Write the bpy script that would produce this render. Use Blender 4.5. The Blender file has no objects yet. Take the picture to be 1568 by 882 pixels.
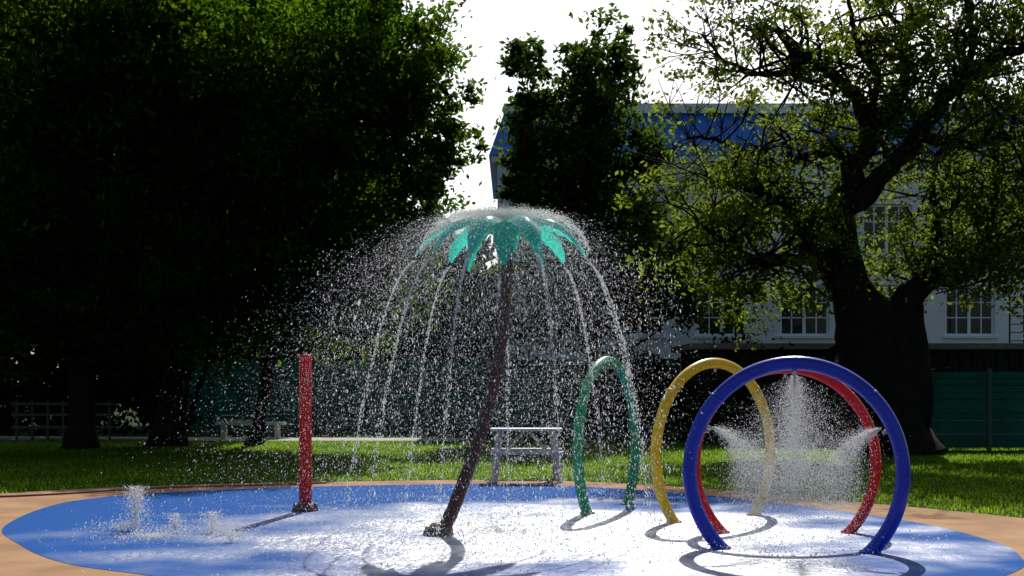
import bpy, math, random
import numpy as np
from mathutils import Vector, noise
random.seed(7); rng=np.random.default_rng(7)
S=bpy.context.scene
COL=S.collection
# ---------------------------------------------------------------- helpers
def link(o,parent=None):
    COL.objects.link(o)
    if parent: o.parent=parent
    return o
def empty(name):
    e=bpy.data.objects.new(name,None); e.empty_display_size=.2
    return link(e)
def mesh_np(name,V,F,mat,smooth=False,parent=None):
    V=np.asarray(V,dtype=np.float32); F=np.asarray(F,dtype=np.int32)
    k=F.shape[1]
    me=bpy.data.meshes.new(name)
    me.vertices.add(len(V)); me.vertices.foreach_set('co',V.ravel())
    me.loops.add(F.size); me.loops.foreach_set('vertex_index',F.ravel())
    me.polygons.add(len(F)); me.polygons.foreach_set('loop_start',np.arange(0,F.size,k,dtype=np.int32))
    try: me.polygons.foreach_set('loop_total',np.full(len(F),k,dtype=np.int32))
    except Exception: pass
    me.update(calc_edges=True)
    me.polygons.foreach_set('use_smooth',np.full(len(F),smooth))
    me.materials.append(mat)
    return link(bpy.data.objects.new(name,me),parent)
def mesh_py(name,V,F,mat,smooth=False,parent=None):
    me=bpy.data.meshes.new(name); me.from_pydata([tuple(v) for v in V],[],F); me.update()
    for p in me.polygons: p.use_smooth=smooth
    me.materials.append(mat)
    return link(bpy.data.objects.new(name,me),parent)
class MB:
    def __init__(s): s.V=[]; s.F=[]
    def box(s,cx,cy,cz,sx,sy,sz,rot=0,tilt=None):
        b=len(s.V); c,sn=math.cos(rot),math.sin(rot)
        for dx in(-.5,.5):
            for dy in(-.5,.5):
                for dz in(-.5,.5):
                    x,y,z=dx*sx,dy*sy,dz*sz
                    if tilt: # rotate in xz plane
                        ct,st=math.cos(tilt),math.sin(tilt); x,z=x*ct+z*st,-x*st+z*ct
                    s.V.append((cx+x*c-y*sn,cy+x*sn+y*c,cz+z))
        for f in((0,1,3,2),(4,6,7,5),(0,4,5,1),(2,3,7,6),(0,2,6,4),(1,5,7,3)): s.F.append(tuple(b+i for i in f))
    def tube(s,P,R,n=10,cap=True,jit=0):
        P=[Vector(p) for p in P]; b=len(s.V); m=len(P)
        up=Vector((0.13,0.97,0.2)).normalized()
        for i,p in enumerate(P):
            t=(P[min(i+1,m-1)]-P[max(i-1,0)])
            if t.length<1e-6: t=Vector((0,0,1))
            t.normalize()
            a=up-t*up.dot(t)
            if a.length<1e-3: a=Vector((1,0,0))-t*t.x
            a.normalize(); c=t.cross(a); up=a
            for k in range(n):
                an=2*math.pi*k/n; r=R[i]
                if jit:
                    r*=1+jit*noise.noise(Vector((math.cos(an)*1.5+p.x,math.sin(an)*1.5+p.y,p.z*1.1)))
                s.V.append(tuple(p+(a*math.cos(an)+c*math.sin(an))*r))
        for i in range(m-1):
            for k in range(n):
                k2=(k+1)%n
                s.F.append((b+i*n+k,b+i*n+k2,b+(i+1)*n+k2,b+(i+1)*n+k))
        if cap:
            s.F.append(tuple(b+k for k in range(n))[::-1]); s.F.append(tuple(b+(m-1)*n+k for k in range(n)))
    def make(s,name,mat,smooth=False,parent=None): return mesh_py(name,s.V,s.F,mat,smooth,parent)
def cr(P,per=6,closed=False):
    P=[np.array(p,float) for p in P]; n=len(P); out=[]
    rngi=range(n if closed else n-1)
    for i in rngi:
        if closed: a,b,c,d=P[(i-1)%n],P[i],P[(i+1)%n],P[(i+2)%n]
        else: a,b,c,d=P[max(i-1,0)],P[i],P[i+1],P[min(i+2,n-1)]
        for j in range(per):
            t=j/per
            out.append(.5*((2*b)+(-a+c)*t+(2*a-5*b+4*c-d)*t*t+(-a+3*b-3*c+d)*t**3))
    if not closed: out.append(P[-1])
    return out
# ---------------------------------------------------------------- materials
def M(name):
    m=bpy.data.materials.new(name); m.use_nodes=True; nt=m.node_tree
    return m,nt,nt.nodes,nt.links,nt.nodes['Principled BSDF']
def simple(name,c1,c2=None,rough=.6,scale=3,bump=0,bscale=30,metal=0,spec=.5,coat=0,detail=5):
    m,nt,N,L,B=M(name)
    B.inputs['Roughness'].default_value=rough; B.inputs['Metallic'].default_value=metal
    B.inputs['Specular IOR Level'].default_value=spec; B.inputs['Coat Weight'].default_value=coat
    B.inputs['Coat Roughness'].default_value=.12
    tc=N.new('ShaderNodeTexCoord')
    c2=c2 or tuple(x*.7 for x in c1)
    nz=N.new('ShaderNodeTexNoise'); nz.inputs['Scale'].default_value=scale; nz.inputs['Detail'].default_value=detail
    L.new(tc.outputs['Object'],nz.inputs['Vector'])
    r=N.new('ShaderNodeValToRGB'); r.color_ramp.elements[0].position=.35; r.color_ramp.elements[1].position=.65
    r.color_ramp.elements[0].color=(*c1,1); r.color_ramp.elements[1].color=(*c2,1)
    L.new(nz.outputs['Fac'],r.inputs['Fac']); L.new(r.outputs['Color'],B.inputs['Base Color'])
    if bump:
        n2=N.new('ShaderNodeTexNoise'); n2.inputs['Scale'].default_value=bscale; n2.inputs['Detail'].default_value=4
        L.new(tc.outputs['Object'],n2.inputs['Vector'])
        b=N.new('ShaderNodeBump'); b.inputs['Strength'].default_value=bump; b.inputs['Distance'].default_value=.02
        L.new(n2.outputs['Fac'],b.inputs['Height']); L.new(b.outputs['Normal'],B.inputs['Normal'])
    return m
def leafmat(name,cd,ct,tf=.5,scale=.6):
    m=bpy.data.materials.new(name); m.use_nodes=True; nt=m.node_tree; N=nt.nodes; L=nt.links; N.clear()
    out=N.new('ShaderNodeOutputMaterial'); mix=N.new('ShaderNodeMixShader'); mix.inputs[0].default_value=tf
    d=N.new('ShaderNodeBsdfDiffuse'); t=N.new('ShaderNodeBsdfTranslucent')
    tc=N.new('ShaderNodeTexCoord'); nz=N.new('ShaderNodeTexNoise'); nz.inputs['Scale'].default_value=scale; nz.inputs['Detail'].default_value=2
    L.new(tc.outputs['Object'],nz.inputs['Vector'])
    g=N.new('ShaderNodeNewGeometry'); ad=N.new('ShaderNodeMath'); ad.operation='MULTIPLY_ADD'; ad.inputs[1].default_value=.35; 
    L.new(g.outputs['Random Per Island'],ad.inputs[0]); L.new(nz.outputs['Fac'],ad.inputs[2])
    for sh,c in((d,cd),(t,ct)):
        r=N.new('ShaderNodeValToRGB'); r.color_ramp.elements[0].position=.4; r.color_ramp.elements[1].position=.95
        r.color_ramp.elements[0].color=(c[0]*.6,c[1]*.7,c[2]*.7,1); r.color_ramp.elements[1].color=(c[0]*1.5,c[1]*1.3,c[2],1)
        L.new(ad.outputs[0],r.inputs['Fac']); L.new(r.outputs['Color'],sh.inputs['Color'])
    L.new(d.outputs[0],mix.inputs[1]); L.new(t.outputs[0],mix.inputs[2]); L.new(mix.outputs[0],out.inputs['Surface'])
    return m
leaf_dark=leafmat('foliage_dark',(.008,.015,.004),(.13,.27,.012),.36)
leaf_mid=leafmat('foliage_mid',(.012,.022,.008),(.12,.22,.03),.38)
leaf_light=leafmat('foliage_light',(.022,.034,.010),(.24,.34,.035),.46)
leaf_far=simple('foliage_far',(.008,.014,.004),(.013,.023,.005),rough=1,spec=0,scale=1)
grass_m=leafmat('grass_blades',(.018,.045,.006),(.25,.46,.025),.55,.5)
def watermat():
    m=bpy.data.materials.new('water_drops'); m.use_nodes=True; nt=m.node_tree; N=nt.nodes; L=nt.links; N.clear()
    out=N.new('ShaderNodeOutputMaterial'); t=N.new('ShaderNodeBsdfTranslucent'); t.inputs[0].default_value=(.95,.95,.94,1)
    d=N.new('ShaderNodeBsdfDiffuse'); d.inputs[0].default_value=(.7,.7,.7,1)
    a=N.new('ShaderNodeMixShader'); a.inputs[0].default_value=.2
    L.new(t.outputs[0],a.inputs[1]); L.new(d.outputs[0],a.inputs[2]); L.new(a.outputs[0],out.inputs['Surface']); return m
water_m=watermat()
bark=simple('bark',(.018,.013,.010),(.008,.006,.005),.95,4,.6,18,spec=.1)
def padmat():
    m,nt,N,L,B=M('pad_blue_rubber')
    tc=N.new('ShaderNodeTexCoord')
    def nz(sc,det=5,vec=None):
        n=N.new('ShaderNodeTexNoise'); n.inputs['Scale'].default_value=sc; n.inputs['Detail'].default_value=det
        L.new(vec or tc.outputs['Object'],n.inputs['Vector']); return n
    def mr(src,a,b,c=0,d=1,sm=False):
        r=N.new('ShaderNodeMapRange'); r.inputs['From Min'].default_value=a; r.inputs['From Max'].default_value=b; r.inputs['To Min'].default_value=c; r.inputs['To Max'].default_value=d
        if sm: r.interpolation_type='SMOOTHSTEP'
        L.new(src,r.inputs['Value']); return r.outputs[0]
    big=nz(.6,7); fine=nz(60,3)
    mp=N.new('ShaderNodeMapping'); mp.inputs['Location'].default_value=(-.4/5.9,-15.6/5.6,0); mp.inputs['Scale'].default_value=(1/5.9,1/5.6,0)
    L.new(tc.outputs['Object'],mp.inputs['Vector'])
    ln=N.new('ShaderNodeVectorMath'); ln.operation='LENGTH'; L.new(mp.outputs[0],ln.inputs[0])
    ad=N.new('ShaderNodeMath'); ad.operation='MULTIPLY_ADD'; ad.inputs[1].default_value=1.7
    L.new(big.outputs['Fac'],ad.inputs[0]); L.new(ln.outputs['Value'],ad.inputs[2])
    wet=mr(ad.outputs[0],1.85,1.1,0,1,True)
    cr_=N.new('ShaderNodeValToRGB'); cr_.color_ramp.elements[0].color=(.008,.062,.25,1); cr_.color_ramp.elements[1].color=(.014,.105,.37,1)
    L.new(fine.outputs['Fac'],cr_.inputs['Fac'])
    fo=nz(2.6,10); froth_glare=N.new('ShaderNodeMath'); froth_glare.operation='MULTIPLY'
    L.new(mr(fo.outputs['Fac'],.44,.58,.0,1),froth_glare.inputs[0]); L.new(mr(ad.outputs[0],1.42,1.02),froth_glare.inputs[1])
    mx=N.new('ShaderNodeMix'); mx.data_type='RGBA'; L.new(froth_glare.outputs[0],mx.inputs['Factor']); L.new(cr_.outputs['Color'],mx.inputs[6]); mx.inputs[7].default_value=(.86,.89,.92,1)  # white froth patches that also paint the sun glare into the base colour
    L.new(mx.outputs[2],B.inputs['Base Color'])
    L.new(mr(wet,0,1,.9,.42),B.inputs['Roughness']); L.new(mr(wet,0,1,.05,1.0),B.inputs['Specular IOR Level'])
    L.new(wet,B.inputs['Coat Weight']); B.inputs['Coat Roughness'].default_value=.33; B.inputs['Coat IOR'].default_value=1.5
    rip=nz(9,8); bp=N.new('ShaderNodeBump'); bp.inputs['Distance'].default_value=.045
    L.new(mr(wet,0,1,.05,1.0),bp.inputs['Strength']); L.new(rip.outputs['Fac'],bp.inputs['Height']); L.new(bp.outputs['Normal'],B.inputs['Normal']); L.new(bp.outputs['Normal'],B.inputs['Coat Normal'])
    return m
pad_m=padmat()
apron_m=simple('apron_tan_rubber',(.44,.26,.14),(.31,.18,.095),.9,1.2,.3,90,spec=.08)
lawn_m=simple('lawn',(.016,.036,.006),(.028,.052,.008),.95,1.5,.8,40,spec=.05)
path_m=simple('path_gravel',(.5,.47,.42),(.38,.35,.3),.9,2,.4,40)
# ---------------------------------------------------------------- ground
g=MB(); b=400; g.V=[(-b,-60,0),(b,-60,0),(b,700,0),(-b,700,0)]; g.F=[(0,1,2,3)]; g.make('lawn_ground',lawn_m)
pad_pts=[(-6.48,16.7),(-6.84,20),(-5.83,21.8),(-3.3,23.2),(0,23.7),(2.4,22.2),(4.1,19.8),(5.28,17.1),(5.52,15),(5.37,13.85),(4.87,12.6),(3.4,11.1),(1.2,10.4),(-1.5,10.9),(-3.4,12.3),(-4.53,13.2),(-5.54,14.7)]
ap_pts=[(-9.6,18),(-8.5,21.6),(-6.2,23.4),(-3.45,24.3),(0,24.8),(2.6,23.5),(4.5,21.2),(7.0,17.5),(7.8,14.4),(7.3,11),(4.7,8.6),(1,7.6),(-3,7.8),(-6.8,9.5),(-9,13)]
def sheet(name,pts,z,mat):
    P=cr(pts,10,True); V=[(p[0],p[1],z) for p in P]
    return mesh_py(name,V,[tuple(range(len(V)))[::-1]],mat),P
_,apP=sheet('apron_paving',ap_pts,.004,apron_m)
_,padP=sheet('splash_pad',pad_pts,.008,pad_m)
t=MB(); t.V=[(-40,44,.004),(-2,42,.004),(-1,44.5,.004),(-40,47.5,.004)]; t.F=[(0,1,2,3)]; t.make('footpath',path_m)
e=MB(); P=[(-10.5,20.2,.012),(-8,21.0,.012),(-6.3,22.6,.012),(-4.6,23.3,.012),(-3.4,23.9,.012)]
P=cr(P,8); e.tube([tuple(p) for p in P],[.03]*len(P),6); e.make('rubber_edging',simple('edging_red',(.25,.05,.03),rough=.6),True)
def inpoly(x,y,P):
    P=np.array([(p[0],p[1]) for p in P]); c=np.zeros(len(x),bool); j=len(P)-1
    for i in range(len(P)):
        xi,yi=P[i]; xj,yj=P[j]
        m=((yi>y)!=(yj>y))&(x<(xj-xi)*(y-yi)/(yj-yi+1e-12)+xi); c^=m; j=i
    return c
n=170000
x=rng.uniform(-16,17,n); y=17+ (42-17)*rng.random(n)**1.1
k=~inpoly(x,y,apP); x=x[k];y=y[k]; n=len(x)
h=rng.uniform(.03,.08,n); a=rng.uniform(0,6.28,n); w=.014
V=np.zeros((n,3,3)); V[:,0]=np.c_[x-w*np.cos(a),y-w*np.sin(a),np.zeros(n)]; V[:,1]=np.c_[x+w*np.cos(a),y+w*np.sin(a),np.zeros(n)]
V[:,2]=np.c_[x+rng.normal(0,.02,n),y+rng.normal(0,.02,n),h]
mesh_np('grass',V.reshape(-1,3),np.arange(3*n).reshape(-1,3),grass_m)
# ---------------------------------------------------------------- foliage
def leaves(C,s):
    n=len(C); u=rng.normal(size=(n,3)); u/=np.linalg.norm(u,axis=1)[:,None]
    v=rng.normal(size=(n,3)); v-=u*(u*v).sum(1)[:,None]; v/=np.linalg.norm(v,axis=1)[:,None]
    s=(s*rng.uniform(.6,1.3,n))[:,None]
    V=np.stack([C-u*s,C+v*s*.5,C+u*s,C-v*s*.5],1)
    return V.reshape(-1,3)
def leafobj(name,C,s,mat,parent):
    V=leaves(C,s); return mesh_np(name,V,np.arange(len(V)).reshape(-1,4),mat,parent=parent)
def ell(cx,cy,cz,rx,ry,rz,nc,lp,cr_,seed=0):
    d=rng.normal(size=(nc,3)); d/=np.linalg.norm(d,axis=1)[:,None]
    r=rng.random(nc)**.45
    lump=np.array([1+.4*noise.noise(Vector((dd[0]*2.4+seed,dd[1]*2.4,dd[2]*2.4+cx))) for dd in d])
    c=np.array([cx,cy,cz])+d*(r*lump)[:,None]*np.array([rx,ry,rz])
    cs=cr_*rng.uniform(.4,1.5,nc)
    P=np.repeat(c,lp,0)+rng.normal(size=(nc*lp,3))*np.repeat(cs,lp)[:,None]*np.array([.55,.55,.38])
    return P[P[:,2]>.15],c
def limbed(mb,base,top,r0,centers,nl):
    P=cr([base,((base[0]*.6+top[0]*.4)+.2,(base[1]+top[1])/2,base[2]*.5+top[2]*.5),top],6)
    R=[r0*(1.35 if i==0 else 1)*(1-.8*i/len(P)) for i in range(len(P))]
    mb.tube([tuple(p) for p in P],R,10,jit=.3)
    idx=rng.choice(len(centers),min(nl,len(centers)),replace=False)
    for i in idx:
        c=centers[i]
        cand=[p for p in P[len(P)//4:] if p[2]<c[2]-.2] or [P[len(P)//4]]
        s=cand[int(rng.integers(max(0,len(cand)-5),len(cand)))]
        mid=(s+c)/2+rng.normal(size=3)*.2; mid[2]-=.15
        Q=cr([s,mid,c],4); rr=r0*.24
        mb.tube([tuple(p) for p in Q],[rr*(1-.9*j/len(Q)) for j in range(len(Q))],6)
def tree(name,base,top,r0,ells,ls,mat,nl=30):
    e=empty(name); Cs=[];cc=[]
    for i,a in enumerate(ells):
        P,c=ell(*a,seed=i*3.7+base[0]); Cs.append(P); cc.append(c)
    cc=np.concatenate(cc); C=np.concatenate(Cs)
    mb=MB(); limbed(mb,base,top,r0,cc,nl); mb.make('trunk_and_limbs',bark,True,e)
    leafobj('crown',C,ls,mat,e); return e
tree('chestnut_tree',(-12.2,37,-.1),(-12.6,37,12),.42,[(-13.2,37.5,9.8,5.2,4,5.0,460,70,.7),(-15,36,5,4,3,3,190,60,.7),(-11,36,11.8,3,2.5,2.5,140,65,.55),(-12,36.5,3.9,3,2,1.6,110,55,.5)],.12,leaf_dark,40)
tree('chestnut_tree',(-10.1,38.5,-.1),(-9,38.5,12),.5,[(-8.6,39,9.6,4,4,5.0,440,70,.7),(-9.2,37.5,4.5,3.8,3,2.4,250,60,.6)],.12,leaf_dark,40)
tree('lime_tree',(-7.7,39,-.1),(-5,37.5,12),.24,[(-4.9,37.5,9.4,3.2,3.2,4.4,380,70,.55),(-3.1,37,10.6,1.9,2,2.3,150,60,.45),(-5.6,36.8,5.0,3.0,2.5,2.3,220,60,.5),(-2.5,37,7.4,1.1,1.4,1.5,50,50,.4),(-1.7,37.5,8.9,.8,.8,1.2,26,45,.3),(-2.7,37.5,5.4,.9,.9,1.1,22,40,.35)],.105,leaf_dark,40)
tree('poplar_tree',(2.7,46,-.1),(2.7,46,13.5),.3,[(2.3,46,9.6,2.4,2.1,3.6,220,60,.5),(3.1,46,12.8,1.4,1.2,2.0,85,50,.38),(.55,46,11.8,1.0,1,2.6,55,45,.33),(.4,46,9.0,.9,1,1.6,45,45,.3),(4.6,46,9.8,1.0,1,1.6,34,45,.35),(4.4,45,6,3.2,2.5,2.6,240,50,.55),(.8,46,4.8,2.4,2,2.0,80,45,.5)],.13,leaf_mid,45)
tree('young_tree',(-10.2,40,-.1),(-8.6,40,5),.12,[(-8.4,40,5.2,1.3,1.2,1.2,40,40,.4)],.12,leaf_dark,6)
def mass(name,specs,ls,mat):
    C=np.concatenate([ell(*a,seed=i*2.3)[0] for i,a in enumerate(specs)])
    C=C[~((C[:,2]>11)&(C[:,0]>-5.2)&(C[:,1]>50))]
    leafobj(name,C,ls,mat,None)
sp=[]
for i in range(11):
    X=-34+i*3.1; hh=(17 if X<-9 else 11.5 if X<-5 else 8.2)
    sp.append((X,58+rng.uniform(-2,2),hh*.5,3.2,3,hh*.55,150,36,1.0))
    if X<-6: sp.append((X,58,20,3.4,3.5,6.5,210,36,1.2))  # tall crowns added behind the left trees to shade the lawn
mass('distant_trees',sp,.38,leaf_far)
sp=[(-19,44,1.6,3.5,1.5,2.2,80,50,.6),(-15.2,44,1.6,2.4,1.2,2.2,90,50,.5),(-12.3,43.5,1.7,1.7,1,2.0,80,50,.5),(7.2,41,1.4,1.9,1.0,2.0,90,50,.5),(4.4,44,1.2,1.8,1,1.6,60,50,.4),(16,40,1,2,1,1.2,40,50,.4),(11,38.8,1.3,2.6,.8,1.7,110,50,.4)]
mass('shrubs',sp,.11,leaf_far)
# right spreading tree -------------------------------------------------
def pz(px,py,dy=0,D=34.3):
    return np.array([(px-784)*.01715,D+dy,max(1.8+(590-py)*.01715,-.1)])
e=empty('spreading_elm_tree'); mb=MB(); limbs=[
 ([(1362,706,0),(1355,660,0),(1342,560,0),(1330,500,0),(1300,430,0),(1290,340,.1),(1312,255,.2),(1335,190,.3),(1300,130,.2),(1240,88,0),(1175,45,-.2)],[1.5,1.15,.98,.85,.5,.38,.31,.23,.16,.12,.05]),
 ([(1375,650,0),(1385,560,.1),(1385,490,.2),(1412,435,.3),(1480,415,.6),(1530,385,.8),(1610,350,1),(1700,330,1)],[.8,.72,.55,.36,.27,.2,.12,.06]),
 ([(1296,320,0),(1345,275,-.3),(1395,215,-.6),(1445,145,-.8),(1500,103,-1),(1600,80,-1.2),(1680,70,-1.2)],[.28,.26,.22,.17,.13,.08,.03]),
 ([(1335,200,.3),(1385,160,.6),(1395,90,.9),(1408,10,1),(1420,-60,1)],[.14,.13,.11,.08,.04]),
 ([(1320,480,0),(1245,395,-.4),(1205,335,-.8),(1150,300,-1),(1080,290,-1.2)],[.34,.24,.15,.1,.04]),
 ([(1245,395,-.4),(1160,402,-.7),(1105,378,-.9),(1060,345,-1)],[.18,.13,.08,.04]),
 ([(1320,240,.2),(1255,228,.6),(1200,245,.9),(1120,205,1.1),(1060,200,1.2)],[.14,.1,.08,.06,.03]),
 ([(1395,215,-.6),(1470,232,-.9),(1560,212,-1),(1660,200,-1)],[.15,.13,.08,.04]),
 ([(1415,435,.3),(1445,340,.5),(1440,260,.6),(1470,190,.8)],[.16,.12,.09,.04]),
 ([(1535,385,.8),(1530,300,.6),(1560,200,.6),(1580,120,.6)],[.13,.1,.07,.03]),
 ([(1335,190,.3),(1340,120,0),(1300,60,-.4),(1290,-20,-.6)],[.13,.1,.07,.04]),
 ([(1445,145,-.8),(1470,80,-1),(1460,10,-1.2),(1490,-60,-1.2)],[.11,.09,.06,.03]),
 ([(1240,88,0),(1190,120,-.3),(1120,110,-.5),(1070,60,-.5)],[.09,.07,.05,.03]),
 ([(1700,330,1),(1650,60,1.4),(1560,-70,1.8)],[.12,.1,.05]),
]
tips=[]
for pts,R in limbs:
    P=cr([pz(*p) for p in pts],5); Rr=np.interp(np.linspace(0,len(R)-1,len(P)),np.arange(len(R)),R)
    for i in range(1,len(P)-1): P[i]=P[i]+rng.normal(size=3)*.05*(Rr[i]<.4)
    mb.tube([tuple(p) for p in P],list(Rr),12,jit=.3)
    for i in range(len(P)):
        if Rr[i]>.2: continue
        for _ in range(2):
            d=rng.normal(size=3)*np.array([1,1,.7]); d[2]+=.3; d/=np.linalg.norm(d)
            L_=rng.uniform(.8,2.1); s=P[i]; en=s+d*L_; mid=(s+en)/2+rng.normal(size=3)*.18
            Q=cr([s,mid,en],3); r=min(.05,Rr[i]*.6)
            mb.tube([tuple(q) for q in Q],[r*(1-.75*j/len(Q)) for j in range(len(Q))],5,cap=False)
            tips.append(en)
            for __ in range(3):
                d2=d+rng.normal(size=3)*.7; d2/=np.linalg.norm(d2); e2=mid+d2*rng.uniform(.5,1.1)
                mb.tube([tuple(mid),tuple(e2)],[r*.5,.008],4,cap=False); tips.append(e2)
mb.make('trunk_and_limbs',bark,True,e)
tips=np.array(tips)
pxx=tips[:,0]/.01715+784; pzz=tips[:,2]
pr=np.full(len(tips),.62); pr[(pzz>7.5)&(pxx<1260)]=.28; pr[pzz>9.5]=.42
tips=tips[rng.random(len(tips))<pr]; lp=46
C=np.repeat(tips,lp,0)+rng.normal(size=(len(tips)*lp,3))*np.repeat(rng.uniform(.12,.42,len(tips)),lp)[:,None]*np.array([1,1,.55])
extra=[ell(14.5,33.5,4.8,2.4,1.8,1.5,90,50,.5)[0],ell(8.3,35.5,5.9,1.2,1.2,1.0,26,50,.35)[0],ell(11.5,34.5,5.0,2.2,1.5,.9,50,50,.4)[0],ell(6.4,34.5,4.4,1.2,1.2,1.4,34,50,.4)[0],ell(13.4,34,7.9,2.0,1.5,1.2,36,45,.4)[0],ell(13.6,36,14.0,4.0,3.0,1.2,150,55,.6)[0],ell(6,36.5,13.6,2.2,2,.8,50,50,.5)[0],ell(6.2,35.2,6.6,1.7,1.6,1.3,75,50,.4)[0],ell(12.8,35.2,6.4,1.8,1.5,1.2,70,50,.4)[0]]  # includes a high clump added out of view to shade the right lawn
C=np.concatenate([C]+extra)
leafobj('crown',C,.08,leaf_light,e)
# ---------------------------------------------------------------- building
wall_m=simple('render_white',(.92,.91,.89),(.86,.85,.83),.85,.6,.15,20)
roof_m=simple('roof_blue_metal',(.05,.22,.68),(.04,.17,.55),.45,1.5,metal=.0)
frame_m=simple('window_frame_white',(.9,.9,.9),(.84,.84,.84),.5)
m_,nt,N,L,B=M('window_glass'); B.inputs['Base Color'].default_value=(.015,.02,.025,1); B.inputs['Roughness'].default_value=.05; B.inputs['Specular IOR Level'].default_value=.3; glass_m=m_
def building(name,x0,x1,y0,dep,h,wins_x,rows,ww,wh,roofh):
    e=empty(name)
    xs=[x0]; 
    for w in wins_x: xs+= [w-ww/2,w+ww/2]
    xs.append(x1); zs=[0]
    for r in rows: zs+=[r,r+wh]
    zs.append(h); V=[];F=[]
    def q(a): b=len(V); V.extend(a); F.append((b,b+1,b+2,b+3))
    rec=.22
    for i in range(len(xs)-1):
        for j in range(len(zs)-1):
            a,b2,c,d=xs[i],xs[i+1],zs[j],zs[j+1]
            if i%2==1 and j%2==1:
                q([(a,y0,c),(a,y0+rec,c),(a,y0+rec,d),(a,y0,d)]); q([(b2,y0,c),(b2,y0,d),(b2,y0+rec,d),(b2,y0+rec,c)])
                q([(a,y0,c),(b2,y0,c),(b2,y0+rec,c),(a,y0+rec,c)]); q([(a,y0,d),(a,y0+rec,d),(b2,y0+rec,d),(b2,y0,d)])
            else: q([(a,y0,c),(b2,y0,c),(b2,y0,d),(a,y0,d)])
    q([(x0,y0,0),(x0,y0,h),(x0,y0+dep,h),(x0,y0+dep,0)]); q([(x1,y0,0),(x1,y0+dep,0),(x1,y0+dep,h),(x1,y0,h)]); q([(x0,y0+dep,0),(x0,y0+dep,h),(x1,y0+dep,h),(x1,y0+dep,0)])
    q([(x0,y0,h),(x1,y0,h),(x1,y0+dep,h),(x0,y0+dep,h)])
    mesh_np('walls',V,F,wall_m,parent=e)
    fr=MB(); gl=MB(); si=MB()
    for w in wins_x:
        for r in rows:
            yy=y0+rec-.03
            gl.box(w,y0+rec+.02,r+wh/2,ww,.02,wh)
            for dx in(-ww/2+.05,0,ww/2-.05): fr.box(w+dx,yy,r+wh/2,.1 if dx else .13,.07,wh-.004)
            for dz in(.05,wh*.36,wh*.66,wh-.05): fr.box(w,yy+.012,r+dz,ww-.2,.05,.09 if dz in(.05,wh-.05) else .05)
            for dx in(-ww/4,ww/4): fr.box(w+dx,yy+.016,r+wh/2,.05,.04,wh-.2)
            si.box(w,y0-.04,r-.06,ww+.24,.16,.1)
    fr.make('window_frames',frame_m,parent=e); gl.make('window_panes',glass_m,parent=e); si.make('window_sills',frame_m,parent=e)
    co=MB(); co.box((x0+x1)/2,y0-.12,h+.12,x1-x0+.5,.3,.24); co.make('cornice',frame_m,parent=e)
    if roofh:
        o=.35; m=.25; s=.9; V=[(x0-o,y0-o,h+.25),(x1+o,y0-o,h+.25),(x1+o,y0+dep+o,h+.25),(x0-o,y0+dep+o,h+.25),
            (x0+m,y0+s,h+roofh),(x1-m,y0+s,h+roofh),(x1-m,y0+dep-s,h+roofh),(x0+m,y0+dep-s,h+roofh)]
        mesh_py('mansard_roof',V,[(0,1,5,4),(1,2,6,5),(2,3,7,6),(3,0,4,7),(4,5,6,7),(3,2,1,0)],roof_m,parent=e)
        rr=MB(); rr.box((x0+x1)/2,y0+s,h+roofh+.2,x1-x0-2*m,.5,.4); rr.make('roof_parapet',frame_m,parent=e)
        se=MB()
        X=x0+1
        while X<x1-1:
            se.tube([(X,y0-o,h+.27),(X,y0+s-.05,h+roofh+.02)],[.03,.03],4); X+=.6
        se.make('roof_seams',roof_m,parent=e)
    return e
building('white_town_house',-.6,34,54,12,11.0,[1.85+3.42*i for i in range(9)],[.5,3.85,7.2],2.05,2.1,2.2)
building('garden_wing_building',-4.6,-.8,56,8,5.4,[-3.6,-1.9],[2.2],1.0,1.4,0)
ld=MB()
for dx in(0,.55): ld.tube([(19.05+dx,50,0),(19.05+dx,50,5.3)],[.035]*2,6)
for i in range(16): ld.tube([(19.05,50,.3+i*.32),(19.6,50,.3+i*.32)],[.02]*2,5)
ld.make('ladder',simple('dark_steel',(.04,.04,.045),rough=.5,metal=.6))
sh=empty('garden_shed'); s_=MB(); s_.box(11,42.5,1.45,10.5,4,2.9); s_.make('walls',simple('shed_wood_shaded',(.03,.025,.02),(.02,.015,.012),.9,4,.4,20,spec=.2),parent=sh)  # deep shade below the roof is put into the near-black wall colour
s_=MB(); s_.box(11,42.4,3.0,11.1,4.7,.18); s_.make('roof_slab',simple('roof_felt',(.2,.18,.16),(.14,.12,.11),.8,3),parent=sh)
s_=MB()
for i in range(28): s_.box(5.9+i*.38,40.47,1.45,.03,.04,2.8)
s_.make('wall_battens',bark,parent=sh)
# ---------------------------------------------------------------- fences
fence_m=simple('fence_green',(.013,.18,.12),(.009,.115,.08),.6,1.3,.2,10,spec=.15)
post_m=simple('fence_post',(.02,.07,.055),rough=.5,metal=.0)
def fence(x0,y0,x1,y1,h,slat=.19):
    e=empty('garden_fence'); L_=math.hypot(x1-x0,y1-y0); a=math.atan2(y1-y0,x1-x0); n=int(L_/2.4)+1
    s=MB(); p=MB()
    for i in range(n+1):
        f=i/n; p.box(x0+(x1-x0)*f,y0+(y1-y0)*f,h/2+.05,.1,.1,h+.1,a)
    for i in range(n):
        f=(i+.5)/n; cx=x0+(x1-x0)*f; cy=y0+(y1-y0)*f; k=0
        off=rng.uniform(-.03,.03)
        while .1+k*slat+slat*.5<h+off:
            s.box(cx,cy+.0,.1+k*slat+slat/2+off*.5,L_/n-.104,.03+.02*(k%2),slat-.014,a); k+=1
    s.make('slats',fence_m,parent=e); p.make('posts',post_m,parent=e)
fence(-13.8,50,-.5,50,2.8); fence(-.45,50,6,47,2.7)
fence_m=simple('fence_green_dark',(.012,.11,.075),(.008,.075,.05),.7,1.3,.2,10,spec=.1)
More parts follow.
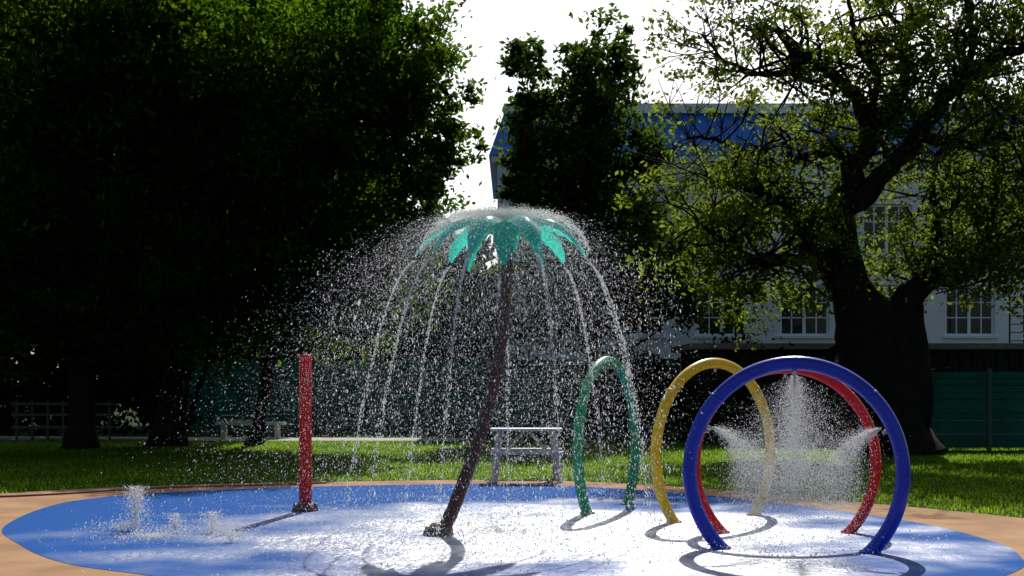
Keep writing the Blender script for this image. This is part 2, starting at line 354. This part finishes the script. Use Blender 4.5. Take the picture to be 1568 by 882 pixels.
fence(10.9,35.9,22,35.9,2.15)
rl=MB()
for i in range(7): rl.box(-16.0+i*.5,42.2,.65,.07,.07,1.3)
for z in(.45,.85,1.2): rl.box(-14.5,42.15,z,3.3,.04,.09)
rl.make('wooden_railing',simple('rail_grey',(.08,.075,.07),rough=.8))
bn=empty('park_bench'); s_=MB(); s_.box(-8.8,44,.52,2.3,.6,.1); s_.make('seat',simple('concrete_light',(.55,.53,.5),rough=.8),parent=bn)
s_=MB()
for dx in(-.9,.9): s_.box(-8.8+dx,44,.235,.12,.5,.47)
s_.make('legs',bpy.data.materials['concrete_light'],parent=bn)
# ---------------------------------------------------------------- picnic table
pt=empty('picnic_table'); tm=simple('weathered_wood',(.55,.54,.54),(.40,.39,.39),.6,6,.3,30)
cx,cy=.27,24.6; s_=MB()
for k in range(5): s_.box(cx,cy-.3+k*.15,.97,1.34,.135,.045)
s_.make('table_top',tm,parent=pt); s_=MB()
for sy in(-1,1):
    for k in range(2): s_.box(cx,cy+sy*(.66+.14*k-.07),.56,1.34,.125,.045)
s_.make('seats',tm,parent=pt); s_=MB()
for sx in(-1,1):
    X=cx+sx*.5
    for sy in(-1,1):
        s_.tube([(X+sx*.1,cy+sy*.62,0),(X-sx*.0,cy+sy*.2,.94)],[.07,.07],4)
    s_.box(X+sx*.055,cy,.50,.05,1.6,.1); s_.box(X-sx*.055,cy,.90,.05,.7,.09)
    s_.tube([(X-sx*.06,cy,.5),(cx+sx*.05,cy,.93)],[.035,.035],4)
s_.make('a_frame_legs',tm,parent=pt)
# ---------------------------------------------------------------- hoops
def paint(name,c,rough=.25): return simple(name,c,tuple(x*.8 for x in c),rough,5,.1,60,coat=.1,spec=.4)
blue=paint('paint_blue',(.010,.035,.50)); red=paint('paint_red',(.86,.004,.006)); yellow=paint('paint_yellow',(.92,.60,.006)); green=paint('paint_green',(.010,.34,.13))
steel=simple('nozzle_steel',(.5,.5,.5),rough=.25,metal=.9)
NZ=(19,36,53)
def hoop(name,X,Y,yaw,a,ztop,r,mat):
    e=empty(name); bq=ztop/1.726; zc=bq*.726
    t0=-math.asin(.76); n=72; P=[]
    for i in range(n+1):
        t=t0+(math.pi-2*t0)*i/n
        lx=a*math.cos(t); P.append((X+lx*math.cos(yaw),Y+lx*math.sin(yaw),zc+bq*math.sin(t)))
    mb=MB(); mb.tube(P,[r]*len(P),18); mb.make('hoop_pipe',mat,True,e)
    fl=MB()
    for i in(24,48): 
        p,q=Vector(P[i]),Vector(P[i+1]); d=(q-p)*.5; fl.tube([p,p+d],[r*1.06]*2,18)
    for P_ in (P[1],P[-2]): fl.tube([(P_[0],P_[1],.01),(P_[0],P_[1],.03)],[r*1.5,r*1.45],18)
    fl.make('joint_collars',mat,True,e)
    nz_=MB()
    for i in NZ:
        p=Vector(P[i]); c=Vector((X,Y,zc)); d=(c-p).normalized(); nz_.tube([p+d*r*.8,p+d*(r+.05)],[.03,.018],10)
    nz_.make('spray_nozzles',steel,True,e)
    return P
Pb=hoop('spray_hoop',3.06,14.15,math.radians(-14),1.13,2.04,.078,blue)
Pr=hoop('spray_hoop',3.32,15.86,math.radians(0),1.10,2.01,.066,red)
Py=hoop('spray_hoop',2.73,17.55,math.radians(38),1.11,2.10,.07,yellow)
Pg=hoop('spray_hoop',1.39,18.9,math.radians(64),1.11,2.15,.075,green)
# ---------------------------------------------------------------- red post
foot_m=simple('foot_cover_brown',(.16,.05,.035),(.10,.04,.03),.4,8,.6,20,coat=.2)
wp=empty('water_post'); mb=MB(); X,Y=-2.95,18.65
mb.tube([(X,Y,0),(X,Y,.3),(X,Y,1.0),(X,Y,2.2),(X,Y,2.235),(X,Y,2.24)],[.092,.092,.09,.09,.082,.05],20); mb.make('post_pipe',red,True,wp)
mb=MB(); mb.tube([(X,Y,2.24),(X,Y,2.27)],[.03,.02],10)
for i in range(6):
    a=i; mb.tube([(X+.08*math.cos(a),Y+.08*math.sin(a),.5+i*.28),(X+.1*math.cos(a),Y+.1*math.sin(a),.5+i*.28)],[.012,.012],8)
mb.make('nozzles',steel,True,wp)
def foot(X,Y,R,parent,mat):
    mb=MB(); mb.tube([(X,Y,.01),(X,Y,.06),(X,Y,.11),(X,Y,.15)],[R,R*.92,R*.6,R*.42],18,jit=.25)
    for i in range(6):
        a=i*1.047; px_,py_=X+R*.72*math.cos(a),Y+R*.72*math.sin(a); mb.tube([(px_,py_,.03),(px_,py_,.1),(px_,py_,.115)],[.035,.03,.015],8)
    mb.make('bolted_foot',mat,True,parent)
foot(X,Y,.2,wp,foot_m)
# ---------------------------------------------------------------- palm fountain
pf=empty('palm_tree_fountain'); brown=simple('palm_trunk_brown',(.09,.022,.016),(.04,.013,.010),.4,7,.5,22,coat=.1)
def pq(px,py,d): return ((px-784)/2000*d,d,1.8+(590-py)/2000*d)
tr=[pq(672,822,15.65),pq(690,790,15.7),pq(712,735,15.8),pq(736,665,15.9),pq(753,600,16.0),pq(768,520,16.1),pq(775,440,16.17),pq(777,372,16.2),pq(777,345,16.2)]
P=cr(tr,8); R=[]
for i in range(len(P)):
    f=i/len(P); R.append((.085-.02*f)*(1.08 if i%4==0 else 1)*(1.25 if i<3 else 1))
mb=MB(); mb.tube([tuple(p) for p in P],R,14,jit=.15); mb.make('curved_trunk',brown,True,pf)
foot(tr[0][0],tr[0][1],.19,pf,foot_m)
m_,nt,N,L,B=M('frond_teal'); B.inputs['Base Color'].default_value=(.015,.42,.32,1); B.inputs['Roughness'].default_value=.16; B.inputs['Coat Weight'].default_value=.5
tr_=N.new('ShaderNodeBsdfTranslucent'); tr_.inputs[0].default_value=(.02,.72,.55,1); mx=N.new('ShaderNodeMixShader'); mx.inputs[0].default_value=.5
out=N['Material Output']; L.new(B.outputs[0],mx.inputs[1]); L.new(tr_.outputs[0],mx.inputs[2]); L.new(mx.outputs[0],out.inputs['Surface']); teal=m_
CX,CY,CZ=tr[-1][0]-.03,16.2,3.84
V=[];F=[]; tipsF=[]
def frond(az,Lr,drop,wd):
    nu,nv=14,6; b=len(V); ca,sa=math.cos(az),math.sin(az)
    for i in range(nu+1):
        u=i/nu; r=.04+Lr*math.sin(u*1.25)/math.sin(1.25); z=CZ+.10*math.sin(u*2.4)-drop*u**2.1
        w=wd*(.25+1.0*math.sin(min(1,u*1.02)*math.pi)**.7)*(1-.45*u)+.01
        if i%2: w*=.86
        for j in range(nv+1):
            s=(j/nv-.5)*2; V.append((CX+ca*r-sa*s*w,CY+sa*r+ca*s*w,z-abs(s)**1.4*w*.55))
    for i in range(nu):
        for j in range(nv):
            q=b+i*(nv+1)+j; F.append((q,q+1,q+nv+2,q+nv+1))
    tipsF.append((az,.04+Lr,CZ-drop))
for i in range(9): frond(i*2*math.pi/9+.2+.08*math.sin(i*5),1.0+.08*math.sin(i*2),.5+.05*math.sin(i*3.1),.17)
for i in range(6): frond(i*2*math.pi/6+.5,.5,.66,.17)
o=mesh_py('fronds',V,F,teal,True,pf)
mb=MB(); mb.tube([(CX,CY,CZ-.2),(CX,CY,CZ-.02),(CX,CY,CZ+.05),(CX,CY,CZ+.09)],[.1,.16,.12,.03],18); mb.make('crown_hub',teal,True,pf)
# ---------------------------------------------------------------- water
def drops(name,P,D,s,el,parent=None):
    n=len(P); D=D/np.maximum(np.linalg.norm(D,axis=1),1e-6)[:,None]
    a=np.cross(D,rng.normal(size=(n,3))); a/=np.maximum(np.linalg.norm(a,axis=1),1e-6)[:,None]; b=np.cross(D,a)
    s=s[:,None]; e=s*np.asarray(el).reshape(-1,1)
    V=np.stack([P+D*e,P-D*e,P+a*s,P+b*s,P-a*s,P-b*s],1).reshape(-1,3)
    f=np.array([(0,2,3),(0,3,4),(0,4,5),(0,5,2),(1,3,2),(1,4,3),(1,5,4),(1,2,5)])
    F=(np.arange(n)[:,None,None]*6+f[None]).reshape(-1,3)
    ok=np.repeat(P[:,2]>.0,8); return mesh_np(name,V,F[ok],water_m,True,parent)
G=9.81
n=110000; az=rng.uniform(0,2*math.pi,n); v=np.abs(rng.normal(2.6,1.0,n))+.3; vz=rng.uniform(.1,.9,n)
T=(vz+np.sqrt(vz**2+2*G*3.85))/G; t=T*rng.random(n)**1.25
r=.1+v*t*(1-.14*t); wind=-.9*t*t
P=np.c_[CX+r*np.cos(az)+wind-.2*t,CY+r*np.sin(az),CZ+.06+vz*t-.5*G*t*t]+rng.normal(size=(n,3))*.03
D=np.c_[v*np.cos(az)-.9*t,v*np.sin(az),vz-G*t]; s=rng.gamma(1.2,.0010,n)+.0010
drops('water_spray_umbrella',P,D,s,rng.uniform(1,3,n))
PP=[];DD=[];SS=[]
for az0,r0,z0 in tipsF[:9]:
    n=700; t=.82*rng.random(n); v=rng.normal(1.15,.02,n); a=az0+rng.normal(0,.007,n)
    P=np.c_[CX+(r0+v*t)*np.cos(a),CY+(r0+v*t)*np.sin(a),z0-.3*t-.5*G*t*t]; P+=rng.normal(size=(n,3))*(.003+.014*t[:,None])
    PP.append(P); DD.append(np.c_[v*np.cos(a),v*np.sin(a),-.3-G*t]); SS.append(rng.uniform(.002,.007,n))
n=5500; i=rng.integers(0,9,n); az=np.array([q[0] for q in tipsF])[i]+rng.normal(0,.16,n); u=rng.random(n)**1.3
r=.04+1.02*np.sin(u*1.25)/math.sin(1.25); z=CZ+.13*np.sin(u*2.4)-.5*u**2.1+np.abs(rng.normal(0,.035,n))+.01
PP.append(np.c_[CX+np.cos(az)*r,CY+np.sin(az)*r,z]); DD.append(np.c_[np.cos(az),np.sin(az),-u]); SS.append(rng.uniform(.003,.007,n))
n=11000; a=rng.uniform(0,6.283,n); r=2.3*np.sqrt(rng.random(n)); z=3.4*rng.random(n)
PP.append(np.c_[CX+r*np.cos(a)-.1,CY+r*np.sin(a),z]); DD.append(np.c_[rng.normal(0,.06,n),rng.normal(0,.06,n),-np.ones(n)]); SS.append(rng.gamma(1.6,.0014,n)+.0015)
P=np.concatenate(PP); D=np.concatenate(DD); s=np.concatenate(SS); drops('falling_water',P,D,s,rng.uniform(1.2,4,len(P)))
n=15000; a=rng.uniform(0,6.283,n); r=np.abs(rng.normal(1.9,1.2,n)); P=np.c_[CX+r*np.cos(a)-.1,CY+r*np.sin(a)-.2,rng.exponential(.055,n)+.01]
n2=3000; P=np.concatenate([P,np.c_[rng.normal(3.0,.9,n2),rng.normal(14.6,.8,n2),rng.exponential(.04,n2)+.01]])
def jet(x,y,h,n,sp=.14):
    v0=math.sqrt(2*G*h); t=2*v0/G*rng.random(n); v=v0*(1-.35*rng.random(n)**2); lx=rng.normal(0,sp,n); ly=rng.normal(0,sp,n)
    z=v*t-.5*G*t*t; p=np.c_[x+lx*t*2,y+ly*t*2,z]+rng.normal(size=(n,3))*.012
    return p[z>0]
P=np.concatenate([P,jet(-4.66,16.2,.55,3000,.12),jet(-4.1,15.9,.24,1100,.14),jet(-3.65,15.9,.26,1100,.16),jet(-3.2,14.9,.16,600,.2),jet(-3.45,15.6,.15,1200,.5),jet(-4.8,16.1,.12,1200,.6),jet(-4.2,15.4,.06,2600,1.5)])
n=len(P); drops('pad_splashes',P,rng.normal(size=(n,3))+np.array([0,0,1]),rng.gamma(1.6,.0016,n)+.0014,rng.uniform(1,2,n))
def mist(o,d,v0,cone,n,k=7,T=.8,term=.9,tp=1.5):
    o=np.array(o); d=np.array(d,float); d/=np.linalg.norm(d)
    j=rng.normal(size=(n,3)); j-=(j@d)[:,None]*d; j/=np.linalg.norm(j,axis=1)[:,None]
    th=np.minimum(cone*np.abs(rng.normal(0,.6,n)),1.2); dd=d*np.cos(th)[:,None]+j*np.sin(th)[:,None]
    t=T*rng.random(n)**tp; v=v0*rng.uniform(.5,1.2,n); f=(1-np.exp(-k*t))/k
    P=o+dd*(v*f)[:,None]; P[:,2]-=term*(t-f); P+=rng.normal(size=(n,3))*(.16*t)[:,None]
    return P
top=Pb[36]; rt=Pb[NZ[0]]; lt=Pb[NZ[2]]
P=np.concatenate([mist((top[0],top[1],top[2]-.12),(0,.0,-1),7.0,math.radians(50),52000,tp=1.2),
  mist((rt[0]-.13,rt[1],rt[2]),(-1,.1,-.35),4.4,math.radians(22),18000,T=.9,term=1.2), mist((lt[0]+.13,lt[1],lt[2]),(1,-.1,-.35),4.4,math.radians(24),24000,T=1.1,term=1.3,tp=1.2)])
n=len(P); drops('hoop_mist',P,np.tile([0,0,-1.],(n,1))+rng.normal(size=(n,3))*.3,rng.gamma(2.2,.0006,n)+.0008,rng.uniform(1,2.2,n))
# ---------------------------------------------------------------- light
el=math.atan2(.88,math.hypot(.17,1)); az=math.atan2(.17,1)
sd=Vector((.17,1,.88)).normalized()
sun=bpy.data.lights.new('sun','SUN'); sun.energy=5; sun.angle=math.radians(.5); sun.color=(1,.96,.9)
so=link(bpy.data.objects.new('sun',sun)); so.rotation_euler=sd.to_track_quat('Z','Y').to_euler(); so.location=(5,40,40)
w=bpy.data.worlds.new('World'); S.world=w; w.use_nodes=True; N=w.node_tree.nodes; L=w.node_tree.links
sk=N.new('ShaderNodeTexSky'); sk.sky_type='NISHITA'; sk.sun_disc=False; sk.sun_elevation=el; sk.sun_rotation=az; sk.dust_density=2; sk.air_density=1.0
# bright haze around the sun, added to the clear sky
tc=N.new('ShaderNodeTexCoord'); dt=N.new('ShaderNodeVectorMath'); dt.operation='DOT_PRODUCT'; dt.inputs[1].default_value=tuple(sd)
L.new(tc.outputs['Generated'],dt.inputs[0])
mr=N.new('ShaderNodeMapRange'); mr.inputs['From Min'].default_value=.62; mr.inputs['From Max'].default_value=.86; mr.inputs['To Max'].default_value=5.5; mr.interpolation_type='SMOOTHSTEP'
L.new(dt.outputs['Value'],mr.inputs['Value'])
ad=N.new('ShaderNodeMix'); ad.data_type='RGBA'; ad.blend_type='ADD'; ad.inputs['Factor'].default_value=1
L.new(sk.outputs[0],ad.inputs[6]); L.new(mr.outputs[0],ad.inputs[7])
bg=N['Background']; bg.inputs['Strength'].default_value=.082; L.new(ad.outputs[2],bg.inputs['Color'])
# ---------------------------------------------------------------- camera
c=bpy.data.cameras.new('camera'); c.sensor_width=36; c.lens=36*2000/1568; c.shift_y=149/1568; c.clip_end=2000
co=link(bpy.data.objects.new('camera',c)); co.location=(0,0,1.8); co.rotation_euler=(math.radians(90),0,0); S.camera=co
S.view_settings.view_transform='Standard'; S.view_settings.look='None'; S.view_settings.exposure=0
